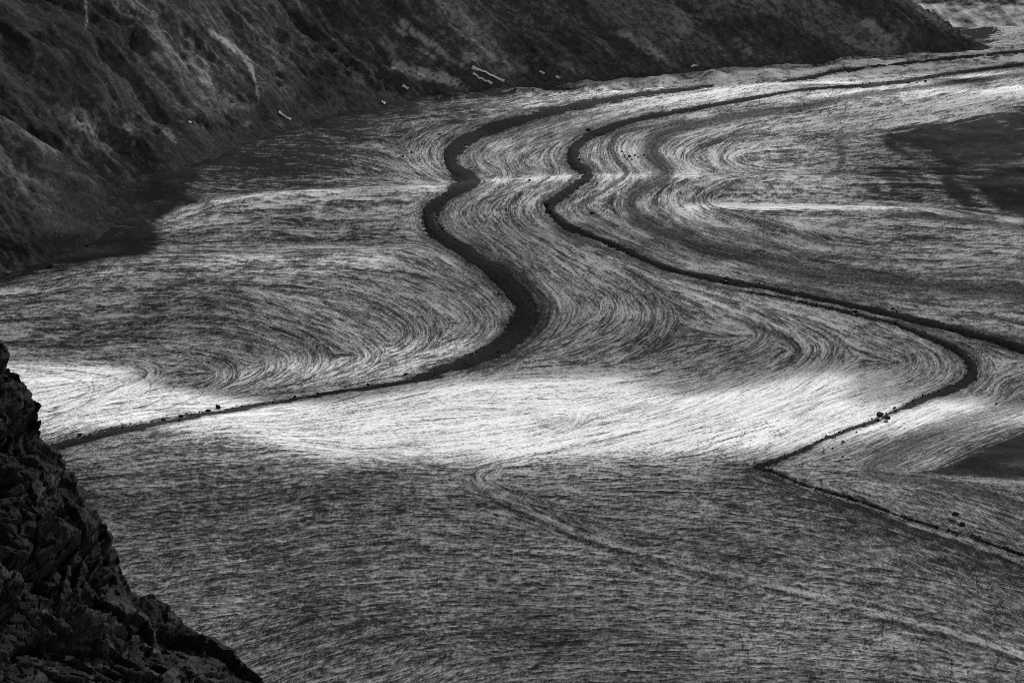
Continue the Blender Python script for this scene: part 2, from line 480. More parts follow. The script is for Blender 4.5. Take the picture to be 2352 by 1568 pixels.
# crumple of the foliation
th = th + 0.10 * fbm(fPX / 90, fPY / 40, 31, 3)
mess = np.maximum(soft_poly(fPX, fPY, [(1600,300),(1950,290),(1960,440),(1640,450)], 50), soft_poly(fPX, fPY, [(1330,640),(1480,700),(1500,830),(1400,850),(1340,740)], 40))
th = th + 0.7 * mess * fbm(fPX / 26, fPY / 13, 33, 3)
vx = np.cos(th); vy = np.sin(th)
dcol = (px_in[1] - px_in[0])
drow = np.gradient(fPY, axis=0)
drow = np.where(drow > -0.45, -0.45, drow)
VX = (vx / dcol).astype(np.float32); VY = (vy / drow).astype(np.float32)

rng = np.random.RandomState(7)
fGX = GX[R0:R0 + NR, C0:C0 + NC]; fGY = GY[R0:R0 + NR, C0:C0 + NC]
def blur(A, n, ax):
    for _ in range(n):
        B = A.copy()
        if ax == 0: B[1:-1] = (A[:-2] + 2 * A[1:-1] + A[2:]) / 4
        else: B[:, 1:-1] = (A[:, :-2] + 2 * A[:, 1:-1] + A[:, 2:]) / 4
        A = B
    return A
N0 = rng.randn(NR, NC).astype(np.float32)
N1 = rng.randn(NR, NC).astype(np.float32)
N2 = fbm(fPX / 14, fPY / 6, 41, 2).astype(np.float32)
N3 = fbm(fPX / 60, fPY / 20, 45, 2).astype(np.float32)
def lic(step, n_fine, n_med, n_all):
    A1 = np.zeros((NR, NC), np.float32); A2 = A1.copy(); A3 = A1.copy(); A0 = N0.copy()
    jj0, ii0 = np.meshgrid(np.arange(NR, dtype=np.float32), np.arange(NC, dtype=np.float32), indexing='ij')
    for sgn in (1, -1):
        i, j = ii0.copy(), jj0.copy()
        pvx, pvy = VX * sgn, VY * sgn
        for k in range(n_all):
            i += pvx * step; j += pvy * step
            a = np.clip(i + 0.5, 0, NC - 1).astype(np.int32); b = np.clip(j + 0.5, 0, NR - 1).astype(np.int32)
            if k < n_fine: A1 += N1[b, a]
            if k < 3: A0 += N0[b, a]
            if k < n_med: A2 += N2[b, a]
            A3 += N3[b, a]
            nx, ny = VX[b, a], VY[b, a]
            f = np.where(nx * pvx * dcol * dcol + ny * pvy * 3.0 < 0, -1, 1).astype(np.float32)
            pvx, pvy = nx * f, ny * f
    return [(q - q.mean()) / q.std() for q in (A0, A1, A2, A3)]
L0, L1, L2, L3 = lic(2.6, 10, 24, 32)

# ------------------------------------------------------------------ dirt on the ice, with sun and shade put into its tone
X, Y = fPX, fPY
wob = 6 * fbm(X / 40, Y / 26, 51, 3) + 2.0 * L1 + 2.5 * L2
comb = 7 * gnoise(X / 45, Y / 4.0, 55) + 4 * gnoise(X / 18, Y / 2.6, 56)
ROW_LO, ROW_HI = fPY.min(1), fPY.max(1)
def seg_dist_near(Xs, pts, vals, reach):
    """seg_dist, worked out only within reach of the line"""
    D = np.full(X.shape, 1e9, np.float32); V = np.zeros(X.shape, np.float32); S = np.zeros(X.shape, np.float32)
    n = len(pts)
    for i in range(0, n - 1, 4):
        j = min(i + 5, n)
        p = np.asarray(pts[i:j])
        c0 = int(np.clip((p[:, 0].min() - reach - 30 + 100) / dcol, 0, NC - 1)); c1 = int(np.clip((p[:, 0].max() + reach + 30 + 100) / dcol, 0, NC - 1)) + 1
        ok = np.where((ROW_HI > p[:, 1].min() - reach) & (ROW_LO < p[:, 1].max() + reach))[0]
        if len(ok) == 0 or c1 - c0 < 2: continue
        w = (slice(ok[0], ok[-1] + 1), slice(c0, c1))
        d, v, sd = seg_dist(Xs[w], Y[w], p, vals[i:j])
        m = d < D[w]
        D[w] = np.where(m, d, D[w]); V[w] = np.where(m, v, V[w]); S[w] = np.where(m, sd, S[w])
    return D, V, S
def band(L, soft=0.5, wscale=1.0, wobble=0.35):
    c = smooth_curve([(p[0], p[1]) for p in L], [p[2] for p in L], 5)
    d, w, side = seg_dist_near(X + comb * wobble, c[:, :2], c[:, 2], 40 + 3.2 * wscale * c[:, 2].max())
    w = w * wscale * (1 + 0.35 * gnoise(X / 55, Y / 40, 58))
    q = (d + wobble * wob * np.clip(w / 10, 0.35, 1.6)) / np.maximum(w, 0.8)
    return sstep(1 + soft, 1 - soft, q), d, w, side

band_sun_tint = soft_poly(X, Y, [(-200,826),(60,828),(330,832),(300,858),(480,893),(650,914),(900,890),(1150,852),(1450,852),(1560,880),(1700,868),(1900,836),(2080,850),(2060,890),(2200,905),(2352,930),(2600,950),(2600,960),(2100,985),(1900,1025),(1500,1035),(1100,1062),(740,1055),(560,995),(300,980),(-200,980)], 22)  # sunlit band: its light is put into the ice tone
far_rim_sun_tint = sstep(330, 190, Y) * sstep(900, 1500, X)  # far sunlit ice, lightened in the tone
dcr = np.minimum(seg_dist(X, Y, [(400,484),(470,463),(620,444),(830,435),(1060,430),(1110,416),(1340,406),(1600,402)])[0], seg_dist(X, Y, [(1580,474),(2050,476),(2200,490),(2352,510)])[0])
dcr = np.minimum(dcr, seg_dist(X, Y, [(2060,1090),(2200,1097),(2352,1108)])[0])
far_rim_sun_tint = far_rim_sun_tint + 1.2 * sstep(11, 3, dcr + 3 * fbm(X / 50, Y / 20, 67, 2))  # crest rims painted paler where the sun catches them
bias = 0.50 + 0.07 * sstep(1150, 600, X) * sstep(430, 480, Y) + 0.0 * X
bias = bias - 0.27 * band_sun_tint - 0.22 * far_rim_sun_tint
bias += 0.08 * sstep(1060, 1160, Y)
mot = fbm(X / 160, Y / 50, 61, 4)
lines = sstep(0.7, 2.0, L1)                     # dark foliation lines
dens = 0.5 + 0.5 * sstep(-0.3, 0.3, fbm(X / 120, Y / 60, 65, 3))
dirt_and_light = bias - 0.03 + (0.17 - 0.05 * band_sun_tint) * L0 + (0.10 - 0.02 * band_sun_tint) * L1 + 0.33 * lines * dens + 0.06 * L2 + (0.03 + 0.07 * sstep(880, 780, Y) + 0.04 * sstep(1350, 1700, X) * sstep(480, 520, Y) * sstep(830, 760, Y)) * L3 + 0.15 * mot
# dusty bands between the moraines
for L, k, lev, ws, sf in ((M3, 0.9, 0.92, 1.15, 0.75), (M3T, 0.85, 0.9, 0.9, 0.6), (M1T, 0.75, 0.82, 1.0, 0.7), (M5, 0.7, 0.78, 1.35, 0.8),
                          ([(p[0] + 90, p[1] + 20, 8) for p in M3[13:]], 0.5, 0.72, 1.0, 0.9), ([(p[0] + 40, p[1] - 34, 9) for p in M3[13:]], 0.5, 0.72, 1.0, 0.9),
                          ([(p[0] + 60, p[1] + 44, 6) for p in M3[14:]], 0.45, 0.72, 1.0, 0.9), ([(p[0] + 20, p[1] - 62, 7) for p in M3[14:]], 0.4, 0.7, 1.0, 0.9),
                          ([(1930,300,5),(1925,330,7),(1935,360,8),(1925,390,6),(1890,408,4)], 0.7, 0.8, 1.0, 0.8), ([(2050,492,5),(2200,505,7),(2352,522,9)], 0.7, 0.9, 1.0, 0.7)):
    b, _, _, _ = band(L, sf, ws)
    dirt_and_light = dirt_and_light * (1 - k * b) + (lev + 0.10 * L1) * k * b
def offset_line(L, off, w):
    c = smooth_curve([(p[0], p[1]) for p in L], None, 3)
    t = np.gradient(c, axis=0); t /= np.linalg.norm(t, axis=1)[:, None] + 1e-6
    return [(a[0] - b_[1] * off * 1.3, a[1] + b_[0] * off * 0.7, w) for a, b_ in zip(c, t)]
for L, off, w_, k in ((M1[2:22], -34, 5, 0.45), (M1[2:22], -56, 4, 0.4), (M1[2:18], -80, 6, 0.35), (M2[7:26], 24, 4, 0.45), (M2[7:26], -24, 4, 0.4), (M2[9:26], -46, 5, 0.4)):
    b, _, _, _ = band(offset_line(L, off, w_), 0.85, 1.0, 0.5)
    dirt_and_light = dirt_and_light * (1 - k * b) + 0.8 * k * b
b, d, w, side = band(RIB, 0.7, 1.0)
dirt_and_light += -0.20 * b
rib_relief = b
b2, _, _, _ = band([(p[0] - 14, p[1] + 10, p[2] * 0.8) for p in RIB], 0.8, 1.0)
dirt_and_light += 0.22 * b2
# smudges across the left lobe
for L in ([(430,640,12),(370,690,20),(310,745,18),(230,775,12),(100,795,12)], [(600,625,12),(520,670,18),(440,715,14)], [(1500,680,14),(1560,740,26),(1450,830,16)], [(420,1120,30),(900,1110,30)], [(560,1260,30),(800,1300,40)], [(700,1420,40),(1250,1470,40)], [(1200,1160,20),(1600,1260,25),(1800,1300,25)], [(1250,985,10),(1400,960,14),(1550,908,14),(1630,880,10)], [(1980,872,8),(2060,880,14),(2130,878,10)]):
    b, _, _, _ = band(L, 0.9, 1.3, 0.6)
    dirt_and_light += 0.13 * b
# shadow of the lower moraine on its near side, put into the ice tone
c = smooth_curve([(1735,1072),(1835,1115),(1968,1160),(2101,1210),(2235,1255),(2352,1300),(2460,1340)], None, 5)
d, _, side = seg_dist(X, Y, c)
dirt_and_light += np.where(side > 0, 0.55 * np.exp(-d / 36), 0)
# grey apron right of the big bend of the first moraine
c = smooth_curve([(1110,575),(1190,640),(1240,700),(1240,750),(1180,800),(1090,835)], None, 5)
d, _, side = seg_dist(X, Y, c)
dirt_and_light += 0.33 * np.exp(-(d / 22) ** 2)
# stony cover: both margins
debA = soft_poly(X + 2.0 * wob + 2 * comb, Y + 1.0 * wob, [(-300,672),(0,655),(120,628),(245,600),(345,590),(372,548),(360,514),(400,484),(480,464),(420,440),(380,400),(300,300),(-300,300)], 12)
debB = soft_poly(X + 2.5 * wob, Y0 + 1.2 * wob, [(-300,450),(430,446),(440,410),(520,352),(620,310),(760,276),(920,249),(1100,214),(1180,203),(1300,191),(1500,175),(1700,155),(1800,143),(2000,127),(2270,106),(2290,60),(-300,60)], 5 + 16 * sstep(1000, 600, X))
deb = np.maximum(debA, sstep(0.25, 0.75, debB + 0.12 * L1 * (debB > 0.02) * (debB < 0.98)))
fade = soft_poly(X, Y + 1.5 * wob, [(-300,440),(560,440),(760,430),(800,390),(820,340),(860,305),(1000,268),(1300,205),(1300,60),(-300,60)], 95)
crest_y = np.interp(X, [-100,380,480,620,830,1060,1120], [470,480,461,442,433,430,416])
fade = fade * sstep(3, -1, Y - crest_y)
dirt_and_light += 0.60 * fade
deb2 = soft_poly(X + 1.2 * wob, Y + 1.0 * wob, [(2700,200),(2352,240),(2201,277),(2101,287),(2015,312),(2040,345),(2080,362),(2130,380),(2160,400),(2230,420),(2250,440),(2290,480),(2352,500),(2700,520)], 9)
deb2b = soft_poly(X + 2.5 * wob, Y + 1.0 * wob, [(2090,390),(2000,402),(1980,430),(2060,470),(2180,490),(2352,515),(2352,380),(2160,380)], 30)
deb2b = deb2b * sstep(-0.25, 0.35, fbm(X / 70 - Y / 90, Y / 90, 71, 3) + 0.25 * L2 * 0.5)
dirt_and_light += 0.45 * deb2b + 0.1 * sstep(1750, 2050, X) * sstep(280, 330, Y) * sstep(520, 470, Y)
deb3 = soft_poly(X + 1.2 * wob, Y + 0.5 * wob, [(2700,920),(2352,988),(2275,1018),(2205,1058),(2120,1089),(2352,1099),(2700,1110)], 8)
dirt_and_light += 0.3 * soft_poly(X + 1.5 * wob, Y + wob, [(2700,930),(2352,975),(2240,1025),(2100,1085),(2352,1098),(2700,1110)], 30)
cover = np.clip(np.maximum(np.maximum(deb, deb2 * 0.98), np.maximum(deb3 * 0.98, 0.9 * deb2b)), 0, 1)
light_tongues = np.maximum(band([(2060,330,4),(2130,365,9),(2200,410,8),(2270,480,7)], 0.9)[0], band([(2180,470,12),(2160,400,9),(2230,395,10),(2352,375,9)], 0.9)[0])
cover = cover * (1 - 0.5 * light_tongues) * (1 - 0.35 * sstep(0.25, 0.5, fbm(X / 60, Y / 12, 75, 3)))
cover = np.maximum(cover, deb3)
for L, k in ((M1, 0.85), (M2, 0.8), (M2B, 0.7), (M4, 0.6)):
    b, _, _, _ = band(L, 0.85, 1.3, 0.8)
    dirt_and_light = dirt_and_light * (1 - k * b) + (0.92 + 0.1 * L1) * k * b
# short crevasses of the near sheet
crk = np.zeros_like(X)
rc = random.Random(12)
def crack(x, y, ang, ln, wd):
    pts = [(x, y)]
    for k in range(4):
        ang += rc.uniform(-0.5, 0.5)
        pts.append((pts[-1][0] + math.cos(ang) * ln / 4, pts[-1][1] + math.sin(ang) * ln / 4))
    xs = [p[0] for p in pts]; ys = [p[1] for p in pts]
    c0 = int(np.clip((min(xs) - 12 + 100) / dcol, 0, NC - 1)); c1 = int(np.clip((max(xs) + 12 + 100) / dcol, 0, NC - 1)) + 1
    rr = fPY[:, min((c0 + c1) // 2, NC - 1)]
    ok = np.where((rr > min(ys) - 14) & (rr < max(ys) + 14))[0]
    if len(ok) == 0: return
    r0, r1 = ok[0], ok[-1] + 1
    d, _, _ = seg_dist(X[r0:r1, c0:c1], Y[r0:r1, c0:c1], pts)
    crk[r0:r1, c0:c1] = np.maximum(crk[r0:r1, c0:c1], np.clip(1.4 - d / wd, 0, 1))
for k in range(90):
    x = rc.uniform(1650, 2400); y = rc.uniform(1300, 1590)
    if (y - 1300) < (2352 - x) * 0.12: continue
    crack(x, y, rc.choice([-1.2, 1.3, 0.7, -0.8]), rc.uniform(16, 50), 1.0)
for k in range(40):
    crack(rc.uniform(1600, 1900), rc.uniform(980, 1070), rc.uniform(1.1, 1.9), rc.uniform(8, 26), 0.8)
for k in range(20):
    crack(rc.uniform(600, 1300), rc.uniform(890, 1040), rc.choice([0.25, 0.35]), rc.uniform(14, 60), 0.7)
for k in range(50):
    crack(rc.uniform(1450, 2000), rc.uniform(205, 260), rc.choice([0.5, -0.7, 1.2]), rc.uniform(8, 22), 1.0)
# dark winding meltwater runnels on the bright lobe
runs = [[(60,848),(120,858),(180,872),(205,895),(160,920),(110,948)], [(150,850),(240,862),(285,880),(240,905),(150,945),(90,975)], [(320,862),(345,880),(330,905),(260,935),(180,960)],
        [(380,878),(400,890),(370,915),(300,945),(220,965)], [(440,885),(465,900),(430,920),(340,950)], [(210,872),(215,895),(205,920)], [(20,845),(50,870),(55,890)]]
for L in runs:
    c = smooth_curve(L, None, 6)
    d, _, _ = seg_dist(X, Y + 0.4 * wob, c)
    crk = np.maximum(crk, 0.75 * np.clip(1.3 - d / 2.2, 0, 1))
dirt_and_light += 0.35 * crk
dirt_and_light = np.clip(dirt_and_light, 0, 1.2)

# micro relief: furrows along the foliation
micro = 0.12 * blur(L0, 2, 1) + 0.15 * blur(L1, 4, 1) + 0.06 * blur(L2, 5, 1) + 0.1 * L3 + 0.2 * fbm(fGX / 26, fGY / 30, 81, 4)
micro = micro * (1 - 0.35 * band_sun_tint) * (1 - 0.4 * cover)
micro += cover * (0.5 * fbm(fGX / 6, fGY / 8, 83, 3) + 1.8 * fbm(fGX / 22, fGY / 30, 84, 4))
micro += 0.35 * rib_relief
micro -= 0.4 * crk
edge = np.ones((NR, NC), np.float32)
Zf = HGT.copy()
Zf[R0:R0 + NR, C0:C0 + NC] += micro
DIRT_AND_LIGHT = np.full((nR, nC), 0.5, np.float32); DIRT_AND_LIGHT[R0:R0 + NR, C0:C0 + NC] = dirt_and_light
COVER = np.zeros((nR, nC), np.float32); COVER[R0:R0 + NR, C0:C0 + NC] = cover
for A in (DIRT_AND_LIGHT, COVER):
    A[:, :C0] = A[:, C0:C0 + 1]; A[:, C0 + NC:] = A[:, C0 + NC - 1:C0 + NC]
    A[:R0] = A[R0]; A[R0 + NR:] = A[R0 + NR - 1]
V = np.stack([GX, GY, Zf], -1).reshape(-1, 3)
glacier = structure(mesh_obj("glacier", V, grid_faces(nR, nC), M_ICE, None, True, {"dirt_and_light": DIRT_AND_LIGHT.ravel(), "debris": COVER.ravel()}),
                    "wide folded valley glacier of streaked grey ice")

fZ = Zf[R0:R0 + NR, C0:C0 + NC]
def ground(px, py):
    c = int(np.clip(round((px + 100) / dcol), 0, NC - 1))
    r = int(np.argmin(np.abs(fPY[:, c] - py)))
    return np.array([fGX[r, c], fGY[r, c], fZ[r, c]])

# ------------------------------------------------------------------ medial moraines: ridges of rubble lying on the ice
def moraine(L, name, label, height, wscale=1.0):
    b, d, w, side = band(L, 0.4, wscale, 0.95)
    q = d / np.maximum(w, 0.8)
    prof = np.clip(1.25 - q, 0, 1.25) / 1.25
    mw = np.clip(w / 12, 0.35, 1.6)
    rub = rng.randn(NR, NC) * 0.35 + 0.8 * gnoise(fGX / 5, fGY / 9, 91) + 0.5 * gnoise(fGX / 2.2, fGY / 4, 92)
    lift = -0.6 + (b * 1.1) + height * mw * prof + 0.55 * rub * np.clip(b * 1.5, 0, 1)
    keep = (b > 0.02)
    fr, fc = np.where(keep[:-1, :-1] | keep[:-1, 1:] | keep[1:, 1:] | keep[1:, :-1])
    quad = np.stack([fr * NC + fc, fr * NC + fc + 1, (fr + 1) * NC + fc + 1, (fr + 1) * NC + fc], -1)
    u, inv = np.unique(quad, return_inverse=True)
    base = Zf[R0:R0 + NR, C0:C0 + NC] - 0.6 * micro
    P = np.stack([fGX.ravel()[u], fGY.ravel()[u], (base + lift).ravel()[u]], -1)
    o = structure(mesh_obj(name, P, inv.reshape(-1, 4), M_MORAINE), label)
    return o, b
o1, b1 = moraine(M1, "medial_moraine", "broad dark moraine winding from the far margin to the bright band", 1.3, 0.88)
o2, b2 = moraine(M2, "medial_moraine", "second dark moraine running off to the right edge", 3.0, 0.8)
o3, b3 = moraine(M2B, "medial_moraine", "hooked dark moraine kinking sharply on the lower right", 1.6, 0.7)
o4, b4 = moraine(M4, "medial_moraine", "thin dark moraine on the far ice at upper right", 2.0, 0.8)

# rubble stones scattered on the moraines
def ico(seed, sub=1):
    import bmesh
    bm = bmesh.new(); bmesh.ops.create_icosphere(bm, subdivisions=sub, radius=1.0)
    r = np.random.RandomState(seed)
    v = np.array([p.co[:] for p in bm.verts]); f = np.array([[q.index for q in p.verts] for p in bm.faces])
    bm.free()
    return v, f, r
def rock_shape(seed, sub=2):
    """angular block: sphere cut by random planes"""
    v, f, r = ico(seed, sub)
    for _ in range(9):
        n = r.randn(3); n /= np.linalg.norm(n); lim = r.uniform(0.45, 0.8)
        over = np.maximum(v @ n - lim, 0)
        v = v - over[:, None] * n
    v *= 1 + 0.05 * r.randn(len(v), 1)
    return v, f
def rubble(name, bmask, count, label, smin, smax, seed):
    r = np.random.RandomState(seed)
    w = bmask.ravel().astype(float).copy(); w[w < 0.15] = 0
    w *= (fPX.ravel() > -60) & (fPX.ravel() < 2420)
    w = np.minimum(w, 0.7); w /= w.sum()
    idx = r.choice(len(w), count, p=w)
    v0, f0 = rock_shape(seed, 1)
    vs, fs = [], []
    top = Zf[R0:R0 + NR, C0:C0 + NC].ravel()
    for k, i in enumerate(idx):
        s = smin + (smax - smin) * r.rand() ** 4
        a = r.rand() * 6.28
        R = np.array([[math.cos(a), -math.sin(a), 0], [math.sin(a), math.cos(a), 0], [0, 0, 1]])
        p = (v0 * np.array([1, r.uniform(.7, 1.1), r.uniform(.6, .9)]) * s) @ R.T
        p = p + np.array([fGX.ravel()[i] + r.randn() * .8, fGY.ravel()[i] + r.randn() * 1.5, top[i] + 0.35 * s + 1.0])
        vs.append(p); fs.append(f0 + len(v0) * k)
    o = mesh_obj(name, np.concatenate(vs), np.concatenate(fs), M_BOULDER, None, False)
    o["kind"] = "stuff"; o["label"] = label
    return o
rubble("moraine_rubble", b1, 900, "loose dark stones strewn along the broad winding moraine", 0.3, 1.5, 5)
rubble("moraine_rubble", b2, 700, "loose dark stones strewn along the second moraine", 0.3, 1.5, 6)
rubble("moraine_rubble", b3, 400, "loose dark stones strewn along the hooked moraine", 0.3, 1.4, 7)

# ------------------------------------------------------------------ valley wall beyond the glacier
def wall_mesh(name, P, tone, uvm, mat, label):
    nr, nc = P.shape[:2]
    return structure(mesh_obj(name, P.reshape(-1, 3), grid_faces(nr, nc), mat, None, True,
                     {"tone": tone.ravel(), "slope_coord": np.concatenate([uvm.reshape(-1, 2), np.zeros((nr * nc, 1))], 1)}), label)

M_WALL = mat_slope("turf_and_rock_wall", 0.03, 0.10, 0.5)
base_px = [(-700,800),(-300,640),(0,520),(250,440),(430,385),(560,330),(700,284),(920,240),(1180,202),(1500,174),(1800,146),(2050,129),(2285,111)]
def foot(x, y):
    if -95 < x < 2448: return ground(x, y) - np.array([0, 0, 3.0])
    return at_level(x, y, 6.0)
bw_pts = [foot(x, y) for x, y in base_px]
e = bw_pts[-1]
bw_pts += [np.array([e[0] + 40, e[1] + 110, e[2]]), np.array([e[0] + 40, e[1] + 300, e[2]]), np.array([e[0] - 60, e[1] + 580, e[2]])]
BC = smooth_curve(bw_pts, None, 24)
seg = np.hypot(*np.diff(BC[:, :2], axis=0).T); cum = np.concatenate([[0], np.cumsum(seg)])
NU, NV = 760, 340
uu = np.linspace(0, cum[-1], NU)
BX = np.interp(uu, cum, BC[:, 0]); BY = np.interp(uu, cum, BC[:, 1]); BZ = np.interp(uu, cum, BC[:, 2])
tx = np.gradient(BX); ty = np.gradient(BY); tl = np.hypot(tx, ty); tx /= tl; ty /= tl
k = np.ones(121) / 121
txs = np.convolve(np.pad(tx, 60, mode='edge'), k, 'valid'); tys = np.convolve(np.pad(ty, 60, mode='edge'), k, 'valid')
main = np.array([0.66, 0.75])
wgt = sstep(cum[-1] - 900, cum[-1] - 350, uu)
txs = main[0] * (1 - wgt) + txs * wgt; tys = main[1] * (1 - wgt) + tys * wgt
tl = np.hypot(txs, tys); txs /= tl; tys /= tl
upx, upy = -tys, txs                         # uphill direction in plan
vv = np.concatenate([[-60, -30], np.linspace(0, 1, NV) ** 1.15 * 1250])
UU, VV = np.meshgrid(uu, vv)
slope = math.radians(35)
zprof = np.where(VV < 0, VV * 0.3, VV * math.sin(slope) * (0.55 + 0.45 * sstep(0, 220, VV)))
WX = BX[None] + upx[None] * VV * math.cos(slope); WY = BY[None] + upy[None] * VV * math.cos(slope)
wu = UU + 40 * fbm(UU / 300, VV / 300, 101, 3) + 0.12 * VV
wq = UU + 55 * fbm(UU / 120 + 9, VV / 120, 109, 3); vq = VV + 55 * fbm(UU / 120 - 5, VV / 120, 110, 3)
gul = ridged(wu / 190, VV / 900, 103, 3) * 15 + ridged(wu / 55, VV / 260, 107, 3) * 6.5 + ridged(wq / 75, vq / 110, 108, 5) * 9.0
crag_mask = sstep(-0.05, 0.35, fbm(UU / 200 + 4, VV / 160, 111, 3))
fine = ridged(wq / 22, vq / 40, 113, 4) * 5.5 + fbm(UU / 14, VV / 16, 117, 4) * 4.5
taper = sstep(0, 70, VV)
disp = gul * (0.15 + 0.85 * taper) + fine * (0.25 + 0.75 * crag_mask) * (0.2 + 0.8 * taper)
WZ = BZ[None] + zprof + disp * 0.85
WX = WX + disp * 0.35 * (-upx[None]); WY = WY + disp * 0.35 * (-upy[None])
WPX, WPY = project(WX, WY, WZ)
over = np.maximum(((WPX - 2095) * 110 - WPY * 190) / 219.5 + 7 * fbm(UU / 60, VV / 60, 135, 3), 0)      # the wall ends in a ridge falling to the right
WZ = WZ - over * 3.0
WPX, WPY = project(WX, WY, WZ)
turf = fbm(wu / 110, VV / 260, 121, 4)
streak = ridged(wu / 12 + 2 * fbm(UU / 60, VV / 60, 127, 2), VV / 120, 125, 4)
tsh = sstep(-0.12, 0.10, turf + 0.16 * streak + 0.10 * fbm(UU / 12, VV / 16, 128, 3))
crg = sstep(0.15, 0.55, crag_mask * ridged(wq / 26, vq / 45, 123, 4) + 0.25 * fbm(UU / 10, VV / 10, 126, 3))
tone = 0.07 + 0.20 * tsh + 0.22 * crg + 0.15 * streak + 0.5 * np.maximum(0, fbm(UU / 7, VV / 7, 129, 2) - 0.25)
def wband(pts, w, soft=0.6):
    d, _, _ = seg_dist(WPX, WPY, smooth_curve(pts, None, 5))
    return sstep(w * (1 + soft), w * (1 - soft), d + 5 * fbm(WPX / 18, WPY / 18, 131, 3) * (w / 5)) * sstep(-0.35, 0.2, fbm(WPX / 9, WPY / 7, 133, 3) + 0.2 * streak)
for pts, w, a in (
        ([(330,0),(360,40),(400,90),(450,150),(490,230),(560,270)], 26, 0.10),      # scree fan
        ([(480,72),(530,105),(562,130),(578,160)], 6, 0.45),                         # bright rib
        ([(575,150),(590,200),(594,240)], 3, 0.35),
        ([(470,130),(520,170),(560,220)], 22, 0.10),
        ([(920,45),(960,80),(1010,115),(1060,150)], 6, 0.35),                        # pale scree runnel
        ([(1010,0),(1080,60),(1130,120),(1080,130)], 20, 0.14),
        ([(912,152),(950,165),(1000,175),(1040,185)], 11, 0.42),                     # bright slabs
        ([(960,162),(1010,178),(1070,205)], 8, 0.3),
        ([(905,60),(930,80)], 4, 0.3), ([(955,108),(998,135)], 4, 0.32),
        ([(1430,75),(1480,110),(1520,130)], 9, 0.22), ([(1240,130),(1330,165)], 10, 0.12),
        ([(1480,90),(1530,140)], 6, 0.2), ([(1690,95),(1720,120)], 10, 0.2), ([(1990,55),(2060,100)], 10, 0.18), ([(1950,95),(2040,120)], 12, 0.2),
        ([(2110,20),(2190,70),(2270,110)], 8, 0.14),
        ([(195,0),(199,30),(199,60)], 2.5, 0.4), ([(120,250),(210,290)], 14, 0.14), ([(700,260),(780,245),(760,220)], 14, 0.16),
        ([(290,290),(310,322)], 7, 0.2), ([(380,300),(400,325)], 7, 0.18), ([(170,280),(215,300)], 10, 0.15),
        ([(540,290),(600,282),(700,288)], 5, 0.16)):
    tone += 2.0 * a * wband(pts, w)
for pts, w, a in (([(240,40),(290,70),(300,100)], 30, -0.22), ([(320,30),(345,42)], 14, -0.25), ([(660,60),(740,110),(860,170)], 34, -0.12),
                  ([(420,270),(480,285),(540,296)], 8, -0.35), ([(480,130),(505,180),(560,235)], 7, -0.25), ([(360,50),(420,130),(490,240)], 4, -0.25), ([(315,60),(300,120),(312,165)], 5, -0.2),
                  ([(1100,20),(1200,90),(1260,140)], 30, -0.1), ([(1560,20),(1700,60)], 40, -0.05), ([(1030,125),(1055,142)], 5, -0.3)):
    tone += a * wband(pts, w)
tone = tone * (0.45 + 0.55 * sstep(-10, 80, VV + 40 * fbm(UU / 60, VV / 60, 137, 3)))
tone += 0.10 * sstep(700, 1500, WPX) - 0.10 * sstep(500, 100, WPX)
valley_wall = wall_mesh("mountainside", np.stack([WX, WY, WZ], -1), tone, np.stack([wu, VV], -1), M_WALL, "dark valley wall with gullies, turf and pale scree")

# ------------------------------------------------------------------ nearer spur on the left margin
def column_slope(name, xs, yb, yc, ang, amp, tone_fn, mat, label, nrow=200, base_h=None, back=0.35, shear=0.0, lift=None):
    """hillside whose foot and crest are surveyed column by column"""
    n = len(xs)
    P = np.zeros((nrow + 30, n, 3)); T = np.zeros((nrow + 30, n)); U = np.zeros((nrow + 30, n, 2))
    tt = np.concatenate([np.linspace(-0.06, 1, nrow), 1 + np.linspace(0.02, back, 30)])
    BB = np.array([foot(xs[c], yb[c]) if base_h is None else at_level(xs[c], yb[c], base_h) for c in range(n)])
    kk = np.ones(31) / 31
    BB = np.stack([np.convolve(np.pad(BB[:, i], 15, mode='reflect', reflect_type='odd'), kk, 'valid') for i in range(3)], -1)
    for c in range(n):
        b = BB[c] - np.array([0, 0, 9.0 if base_h is None else 0.0])
        D = b[1]
        rise = max(yb[c] - yc[c], 2.0) * D / FPX
        Ls = rise / math.sin(ang + math.radians(11.5))
        t = np.minimum(tt, 1)
        over = np.maximum(tt - 1, 0)
        P[:, c, 0] = b[0] * (1 + (t + over) * Ls * math.cos(ang) / D)
        P[:, c, 1] = b[1] + (t + over) * Ls * math.cos(ang)
        P[:, c, 2] = b[2] + t * Ls * math.sin(ang) - over * Ls * 0.9
        U[:, c, 0] = P[:, c, 0] + 0.85 * P[:, c, 2]; U[:, c, 1] = tt * Ls
    u, v = U[..., 0], U[..., 1]
    crest = sstep(1.0, 0.9, tt)[:, None]
    d = ridged(u / 60, v / 260, 201, 3) * amp + ridged(u / 16, v / 70, 203, 3) * amp * 0.45 + fbm(u / 5, v / 8, 207, 3) * amp * 0.25
    d *= (0.45 + 0.55 * crest)
    P[..., 2] += d * 0.8; P[..., 1] -= d * 0.4
    px, py = project(P[..., 0], P[..., 1], P[..., 2])
    T = tone_fn(px, py, u, v)
    return wall_mesh(name, P, T, U, mat, label)

